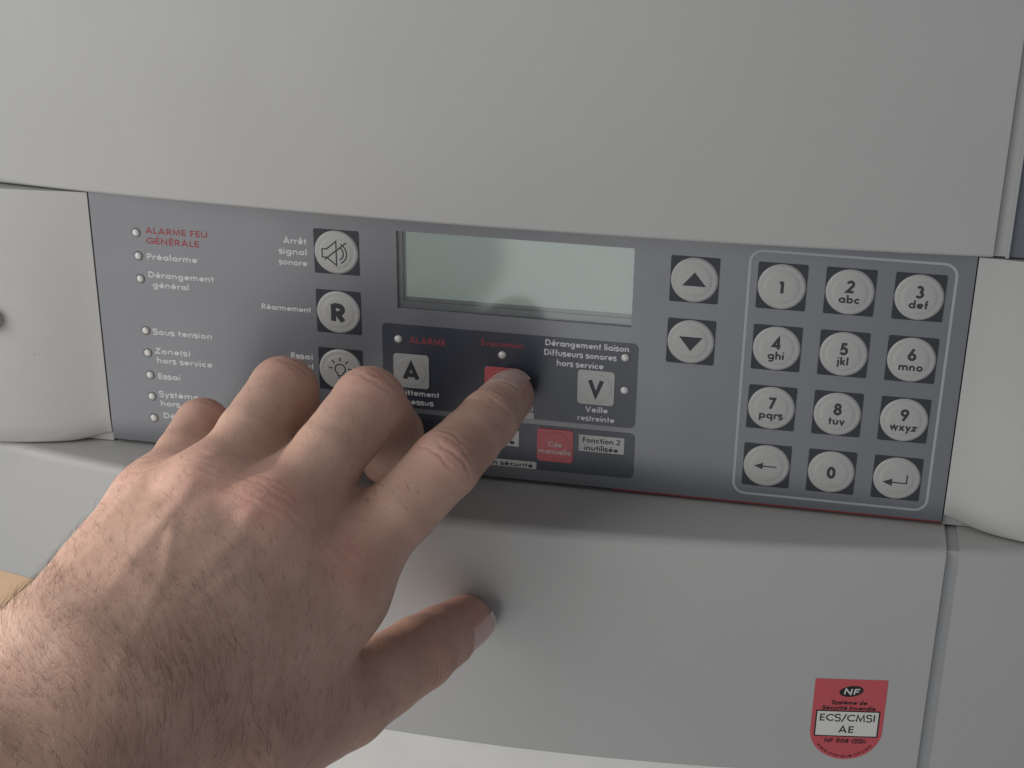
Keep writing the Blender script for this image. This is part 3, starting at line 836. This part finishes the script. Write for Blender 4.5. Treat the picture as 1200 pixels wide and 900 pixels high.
def surface_nets(sdf, lo, hi, h):
    lo = np.array(lo); n = np.ceil((np.array(hi) - lo) / h).astype(int) + 1
    n = ((n + 7) // 8) * 8 + 1
    # coarse pass
    cb = 8
    nb = (n - 1) // cb
    ci = np.stack(np.meshgrid(*[np.arange(k) for k in nb], indexing='ij'), -1).reshape(-1, 3)
    cc = lo + (ci * cb + cb / 2) * h
    dc = np.concatenate([sdf(cc[i:i + 60000]) for i in range(0, len(cc), 60000)])
    F = np.full(n, 9.0, np.float32)
    F8 = dc.reshape(nb)
    inside = np.repeat(np.repeat(np.repeat(F8 < 0, cb, 0), cb, 1), cb, 2)
    F[:-1, :-1, :-1][inside] = -9.0
    act = ci[np.abs(dc) < cb * h * 1.35]
    off = np.stack(np.meshgrid(*[np.arange(cb + 1)] * 3, indexing='ij'), -1).reshape(-1, 3)
    step = max(1, 200000 // len(off))
    for i in range(0, len(act), step):
        g = (act[i:i + step, None, :] * cb + off[None]).reshape(-1, 3)
        F[g[:, 0], g[:, 1], g[:, 2]] = sdf(lo + g * h)
    sgn = F < 0
    c = np.zeros(n - 1, np.uint8)
    for dx in (0, 1):
        for dy in (0, 1):
            for dz in (0, 1):
                c += sgn[dx:n[0] - 1 + dx, dy:n[1] - 1 + dy, dz:n[2] - 1 + dz]
    cells = np.argwhere((c > 0) & (c < 8))
    vid = np.full(n - 1, -1, np.int32)
    vid[cells[:, 0], cells[:, 1], cells[:, 2]] = np.arange(len(cells))
    acc = np.zeros((len(cells), 3)); cnt = np.zeros(len(cells))
    cor = [(dx, dy, dz) for dx in (0, 1) for dy in (0, 1) for dz in (0, 1)]
    val = {o: F[cells[:, 0] + o[0], cells[:, 1] + o[1], cells[:, 2] + o[2]].astype(np.float64) for o in cor}
    for o in cor:
        for a_ in range(3):
            if o[a_]: continue
            q = list(o); q[a_] = 1; q = tuple(q)
            m = (val[o] < 0) != (val[q] < 0)
            t = val[o] / (val[o] - val[q] + 1e-12)
            p = np.tile(np.array(o, float), (len(cells), 1)); p[:, a_] += t
            acc[m] += p[m]; cnt[m] += 1
    verts = lo + (cells + acc / cnt[:, None]) * h
    faces = []
    for a_ in range(3):
        b_, c_ = (a_ + 1) % 3, (a_ + 2) % 3
        sl0 = [slice(None)] * 3; sl1 = [slice(None)] * 3
        sl0[a_] = slice(0, -1); sl1[a_] = slice(1, None)
        s0 = sgn[tuple(sl0)]; s1 = sgn[tuple(sl1)]
        e = np.argwhere(s0 != s1)
        e = e[(e[:, b_] > 0) & (e[:, c_] > 0) & (e[:, b_] < n[b_] - 1) & (e[:, c_] < n[c_] - 1)]
        def cell(db, dc_):
            q = e.copy(); q[:, b_] -= db; q[:, c_] -= dc_
            return vid[q[:, 0], q[:, 1], q[:, 2]]
        quad = np.stack([cell(1, 1), cell(0, 1), cell(0, 0), cell(1, 0)], 1)
        flip = ~s0[e[:, 0], e[:, 1], e[:, 2]]
        quad[flip] = quad[flip][:, ::-1]
        faces.append(quad)
    faces = np.concatenate(faces)
    faces = faces[(faces >= 0).all(1)]
    return verts, faces

def grad(sdf, P, e=.35):
    g = np.stack([sdf(P + np.eye(3)[i] * e) - sdf(P - np.eye(3)[i] * e) for i in range(3)], 1)
    return g / (np.linalg.norm(g, axis=1)[:, None] + 1e-9)
def chunked(fn, P, k=120000): return np.concatenate([fn(P[i:i + k]) for i in range(0, len(P), k)])

DORS = {}
for n in KN:
    J = JT[n]
    DORS[n] = unit(.6 * nD + unit(unit(J[1] - J[0]) - unit(J[2] - J[1])))
DORS['index_tip'] = unit(V(-.32, -.25, 1.0))
DORS['thumb'] = unit(V(.60, -.72, -.44))
VEINS = [(lerp(mR, JT['carpal'][2], .25) + nD * 11, lerp(mM, JT['carpal'][2], .55) + nD * 12, JT['carpal'][1] + nD * 13),
         (lerp(mM, JT['carpal'][1], .35) + nD * 11 + lat * 6, lerp(mM, JT['carpal'][1], .60) + nD * 12 + lat * 3, lerp(mI, JT['carpal'][0], .8) + nD * 12)]

_all = np.concatenate([np.array(v) for v in JT.values()])
hv, hf = surface_nets(hand_sdf, _all.min(0) - 27, _all.max(0) + 27, HAND_RES)
# relax the grid pattern a little, then put the points back on the surface
for _ in range(2):
    acc = np.zeros_like(hv); cnt = np.zeros(len(hv))
    for i in range(4):
        np.add.at(acc, hf[:, i], hv[hf[:, (i + 1) % 4]]); np.add.at(cnt, hf[:, i], 1)
    hv = hv * .4 + .6 * acc / np.maximum(cnt, 1)[:, None]
hn = chunked(lambda P: grad(hand_sdf, P), hv)
hv -= hn * chunked(hand_sdf, hv)[:, None]

# nails: (finger, far joint, near joint, dorsal direction, start, end, half angle)
NAILS = [('index', JT['index'][2], JT['index'][3], DORS['index_tip'], 9.5, 23.6, 60),
         ('thumb', JT['thumb'][2], JT['thumb'][3], DORS['thumb'], 14.0, 28.0, 56),
         ('middle', JT['middle'][2], JT['middle'][3], None, 15.0, 27.0, 52),
         ('ring', JT['ring'][2], JT['ring'][3], None, 15.0, 26.0, 52),
         ('pinky', JT['pinky'][2], JT['pinky'][3], None, 13.0, 23.5, 52)]
def nail_frame(n, a, b, dn):
    bx = unit(b - a)
    if dn is None: dn = DORS[n]
    dn = unit(dn - bx * (dn @ bx)); return bx, dn, np.cross(bx, dn)
disp = tendons(hv) * np.clip(hn @ nD, 0, 1) - fold_field(hv)
red = np.zeros(len(hv))
for n, a, b, dn, s0, s1, ha in NAILS:
    bx, dn, la = nail_frame(n, a, b, dn)
    Q = hv - a; s = Q @ bx; th = np.degrees(np.arctan2(Q @ la, Q @ dn))
    near = np.linalg.norm(Q, axis=1) < (s1 + 6)
    e = np.minimum(np.minimum(s - s0, (ha - np.abs(th)) * .13), 3.0)
    disp += near * (-.30 * np.clip(e / .9, 0, 1) + .22 * np.exp(-((e + .7) / .9) ** 2)) * (s > s0 - 4)
    red += .30 * near * np.clip((s - s0 + 4) / 8, 0, 1)
for n in KN + ['thumb']:
    for jt, sg, am in ((0, 11, .85), (1, 9, .65), (2, 6, .35)):
        if n == 'thumb' and jt == 0: continue
        am2 = am * {'index': .8, 'middle': 1.0, 'ring': .55, 'pinky': .55, 'thumb': .8}[n]
        c = JT[n][jt] + (DORS[n] if jt else nD) * 8
        red += am2 * np.exp(-(np.linalg.norm(hv - c, axis=1) / sg) ** 2)
t0, t1, t2, t3 = JT['thumb']
red += .35 * np.exp(-(np.linalg.norm(hv - lerp(t2, t3, .3), axis=1) / 22) ** 2)
# low, slow unevenness of flesh
def lump(P, f, ph): return np.sin(P[:, 0] * f + ph) * np.sin(P[:, 1] * f * 1.1 + 1.7 * ph) * np.sin(P[:, 2] * f * .9 + 2.3 * ph)
disp += .18 * lump(hv, .21, .6) + .08 * lump(hv, .47, 2.1)
hv2 = hv + hn * disp[:, None]
me = bpy.data.meshes.new('hand')
nf = len(hf)
me.vertices.add(len(hv2)); me.vertices.foreach_set('co', (hv2 * S).astype(np.float32).ravel())
me.loops.add(nf * 4); me.loops.foreach_set('vertex_index', hf.astype(np.int32).ravel())
me.polygons.add(nf); me.polygons.foreach_set('loop_start', (np.arange(nf) * 4).astype(np.int32))
me.polygons.foreach_set('use_smooth', np.ones(nf, bool))
me.update(calc_edges=True); me.validate()
at = me.attributes.new('redness', 'FLOAT', 'POINT')
if len(at.data) == len(red): at.data.foreach_set('value', np.clip(red, 0, 1).astype(np.float32))

def skin_material():
    m = bpy.data.materials.new('skin'); m.use_nodes = True
    nt = m.node_tree; b = nt.nodes['Principled BSDF']; N = nt.nodes.new; L = nt.links.new
    tc = N('ShaderNodeTexCoord'); A = N('ShaderNodeAttribute'); A.attribute_name = 'redness'
    def noise(sc, det=4):
        n = N('ShaderNodeTexNoise'); n.inputs['Scale'].default_value = sc; n.inputs['Detail'].default_value = det
        L(tc.outputs['Object'], n.inputs['Vector']); return n
    def mix(f, c1, c2):
        x = N('ShaderNodeMix'); x.data_type = 'RGBA'
        if isinstance(f, float): x.inputs[0].default_value = f
        else: L(f, x.inputs[0])
        for i, c in ((6, c1), (7, c2)):
            if isinstance(c, tuple): x.inputs[i].default_value = (*c, 1)
            else: L(c, x.inputs[i])
        return x.outputs[2]
    def rng_(src, a, b_, c, d):
        r = N('ShaderNodeMapRange'); r.inputs[1].default_value = a; r.inputs[2].default_value = b_
        r.inputs[3].default_value = c; r.inputs[4].default_value = d; L(src, r.inputs[0]); return r.outputs[0]
    n1 = noise(55); n2 = noise(260, 6); n3 = noise(900, 3)
    c = mix(rng_(n1.outputs['Fac'], .35, .65, 0, 1), SKIN_A, SKIN_B)
    c = mix(rng_(n2.outputs['Fac'], .52, .74, 0, .55), c, SKIN_C)
    mul = N('ShaderNodeMath'); mul.operation = 'MULTIPLY'
    L(A.outputs['Fac'], mul.inputs[0]); L(rng_(n2.outputs['Fac'], .3, .7, .55, 1.0), mul.inputs[1])
    c = mix(mul.outputs[0], c, SKIN_RED)
    c = mix(rng_(n3.outputs['Fac'], .60, .80, 0, .30), c, (.26, .15, .11))
    L(c, b.inputs['Base Color'])
    b.inputs['Roughness'].default_value = .56; b.inputs['Specular IOR Level'].default_value = .30
    b.inputs['Subsurface Weight'].default_value = .12
    b.inputs['Subsurface Radius'].default_value = (1.0, .35, .2); b.inputs['Subsurface Scale'].default_value = .0022
    vo = N('ShaderNodeTexVoronoi'); vo.feature = 'DISTANCE_TO_EDGE'; vo.inputs['Scale'].default_value = 1150
    mp = N('ShaderNodeMapping'); mp.inputs['Rotation'].default_value = (.4, .5, .6); mp.inputs['Scale'].default_value = (1.0, .62, 1.25)
    n4 = noise(500, 3)
    wv = N('ShaderNodeVectorMath'); wv.operation = 'SCALE'; L(n4.outputs['Color'], wv.inputs[0]); wv.inputs['Scale'].default_value = .0012
    ad = N('ShaderNodeVectorMath'); ad.operation = 'ADD'; L(tc.outputs['Object'], ad.inputs[0]); L(wv.outputs[0], ad.inputs[1])
    L(ad.outputs[0], mp.inputs[0]); L(mp.outputs[0], vo.inputs['Vector'])
    e = rng_(vo.outputs['Distance'], 0, .14, 0, 1)
    sm = N('ShaderNodeMath'); sm.operation = 'MULTIPLY_ADD'; L(n3.outputs['Fac'], sm.inputs[0]); sm.inputs[1].default_value = 1.0; L(e, sm.inputs[2])
    bp1 = N('ShaderNodeBump'); bp1.inputs['Strength'].default_value = .22; bp1.inputs['Distance'].default_value = .00012
    L(sm.outputs[0], bp1.inputs['Height'])
    bp2 = N('ShaderNodeBump'); bp2.inputs['Strength'].default_value = .20; bp2.inputs['Distance'].default_value = .0005
    L(n2.outputs['Fac'], bp2.inputs['Height']); L(bp1.outputs[0], bp2.inputs['Normal']); L(bp2.outputs[0], b.inputs['Normal'])
    return m
SKIN_A = (.52, .345, .275); SKIN_B = (.45, .282, .22); SKIN_C = (.42, .24, .19); SKIN_RED = (.45, .20, .17)
HAND = link('hand', me, skin_material())
HAND['label'] = 'bare left hand with dark arm hair pressing a red key with its index finger'
HAND['category'] = 'hand'

# nails
M['nail'] = mat('fingernail', (.56, .39, .345), .30, .5, .04, 300, .1, 2500)
M['nailedge'] = mat('nail_edge', (.62, .54, .46), .35, .5, .04, 300)
def axis_hit(o, d):
    t = np.full(len(o), 16.0)
    for _ in range(40): t -= np.clip(hand_sdf(o + d * t[:, None]), -2, 2) * .8
    return t
def make_nail(n, a, b, dn, s0, s1, ha):
    bx, dn, la = nail_frame(n, a, b, dn); Lb = np.linalg.norm(b - a)
    nu, nv = 17, 15; P = []; D = []; tt = []
    for j in range(nv):
        v = j / (nv - 1)
        for i in range(nu):
            u = i / (nu - 1) * 2 - 1
            s = s0 + (s1 - s0) * v + (1.6 * u * u if v < .5 else -1.8 * u * u) * abs(v - .5) * 2
            tt.append(max(0.0, s - Lb * .92)); P.append(a + bx * min(s, Lb * .92)); th = math.radians(ha * u)
            D.append(dn * math.cos(th) + la * math.sin(th))
    P, D, tt = np.array(P), np.array(D), np.array(tt)
    r = axis_hit(P, D)
    uu = np.tile(np.linspace(-1, 1, nu), nv); vv = np.repeat(np.linspace(0, 1, nv), nu)
    edge = np.maximum(np.clip(1 - vv / .10, 0, 1), np.clip((np.abs(uu) - .86) / .14, 0, 1) * (vv < .9))
    top = P + D * (r + .14 - .30 * edge)[:, None] + bx * tt[:, None] - dn * (.020 * tt ** 2)[:, None]
    bot = top - D * .45
    k = nu * nv; fs = []
    for j in range(nv - 1):
        for i in range(nu - 1):
            q = (j * nu + i, j * nu + i + 1, (j + 1) * nu + i + 1, (j + 1) * nu + i)
            fs.append(q); fs.append(tuple(k + x for x in q[::-1]))
    rim = [i for i in range(nu)] + [j * nu + nu - 1 for j in range(1, nv)] + [(nv - 1) * nu + i for i in range(nu - 2, -1, -1)] + [j * nu for j in range(nv - 2, 0, -1)]
    for x, y in zip(rim, rim[1:] + rim[:1]): fs.append((x, y, k + y, k + x)[::-1])
    o = mesh('fingernail', list(top) + list(bot), fs, M['nail'], HAND)
    o.data.materials.append(M['nailedge'])
    bm = bmesh.new(); bm.from_mesh(o.data); bmesh.ops.recalc_face_normals(bm, faces=bm.faces); bm.to_mesh(o.data); bm.free()
    for p in o.data.polygons:
        p.use_smooth = True
        if all((i % k) // nu >= nv - 2 for i in p.vertices): p.material_index = 1
    auto_smooth(o, 50)
for nd in NAILS: make_nail(*nd)

# hair on the back of the hand, the wrist and the finger roots
M['hair'] = mat('arm_hair', (.12, .075, .05), .38, .5, .05, 900)
fc = hv2[hf].mean(1); fnm = hn[hf[:, 0]]
tl = (fc - wr) @ ax; Lk = (mM - wr) @ ax
w = np.clip(fnm @ nD + .25, 0, 1)
w *= np.where(tl < Lk * .80, 1.0, np.clip(1 - (tl - Lk * .80) / (Lk * .22), .05, 1))
w *= np.where(tl < Lk * .35, 1.5, .75)
# fingers: only the stretch between knuckle and middle joint
fing = np.zeros(len(fc))
for n in KN:
    a, b = JT[n][0], JT[n][1]
    t = ((fc - a) @ (b - a)) / ((b - a) @ (b - a)); q = np.linalg.norm(fc - a - np.clip(t, 0, 1)[:, None] * (b - a), axis=1)
    fing = np.maximum(fing, (q < 11.5) * np.exp(-((t - .58) / .16) ** 2))
w = np.where(tl > Lk * 1.02, fing * .55 * np.clip(fnm @ nD + .1, 0, 1), w)
w[np.linalg.norm(fc - lerp(t2, t3, .4), axis=1) < 32] *= .0
pick = rng.choice(len(fc), N_HAIR, replace=True, p=w / w.sum())
hs, hfs = [], []
flow0 = unit(-lat * 1.03 + ax * .61)
flowf = unit(-lat * .95 + ax * .55)
for pi in pick:
    p = fc[pi] + rng.normal(0, .35, 3); nrm = fnm[pi]
    tw = float(np.clip(tl[pi] / Lk, -1, 1.3))
    fl = (flow0 if tw < .55 else flowf) + .35 * lump(p[None], .07, .9)[0] * ax + rng.normal(0, .14, 3)
    tg = fl - nrm * (fl @ nrm); tg = unit(tg)
    ln = (rng.uniform(4.0, 11.5) if tw < .55 else rng.uniform(3.0, 6.5)) * (1 if rng.random() < .9 else 1.3)
    if tw > 1.02: ln *= .7
    lift = rng.uniform(.14, .55); rad = rng.uniform(.022, .044)
    curl = rng.normal(0, .2); sd = np.cross(nrm, tg); q = p - nrm * .35; nseg = 4; base = len(hs)
    for k in range(nseg + 1):
        u = k / nseg
        c = q + tg * ln * u + nrm * ln * (lift * u - (lift * .75) * u * u) + sd * ln * curl * u * u
        rr = rad * (1 - .8 * u)
        e1 = sd; e2 = nrm
        for ang in (0, 2.094, 4.189): hs.append(c + (e1 * math.cos(ang) + e2 * math.sin(ang)) * rr)
    for k in range(nseg):
        for i in range(3):
            j = (i + 1) % 3
            hfs.append((base + k * 3 + i, base + k * 3 + j, base + k * 3 + 3 + j, base + k * 3 + 3 + i))
hr = mesh('arm_hair', hs, hfs, M['hair'], HAND, True)
hr['kind'] = 'stuff'
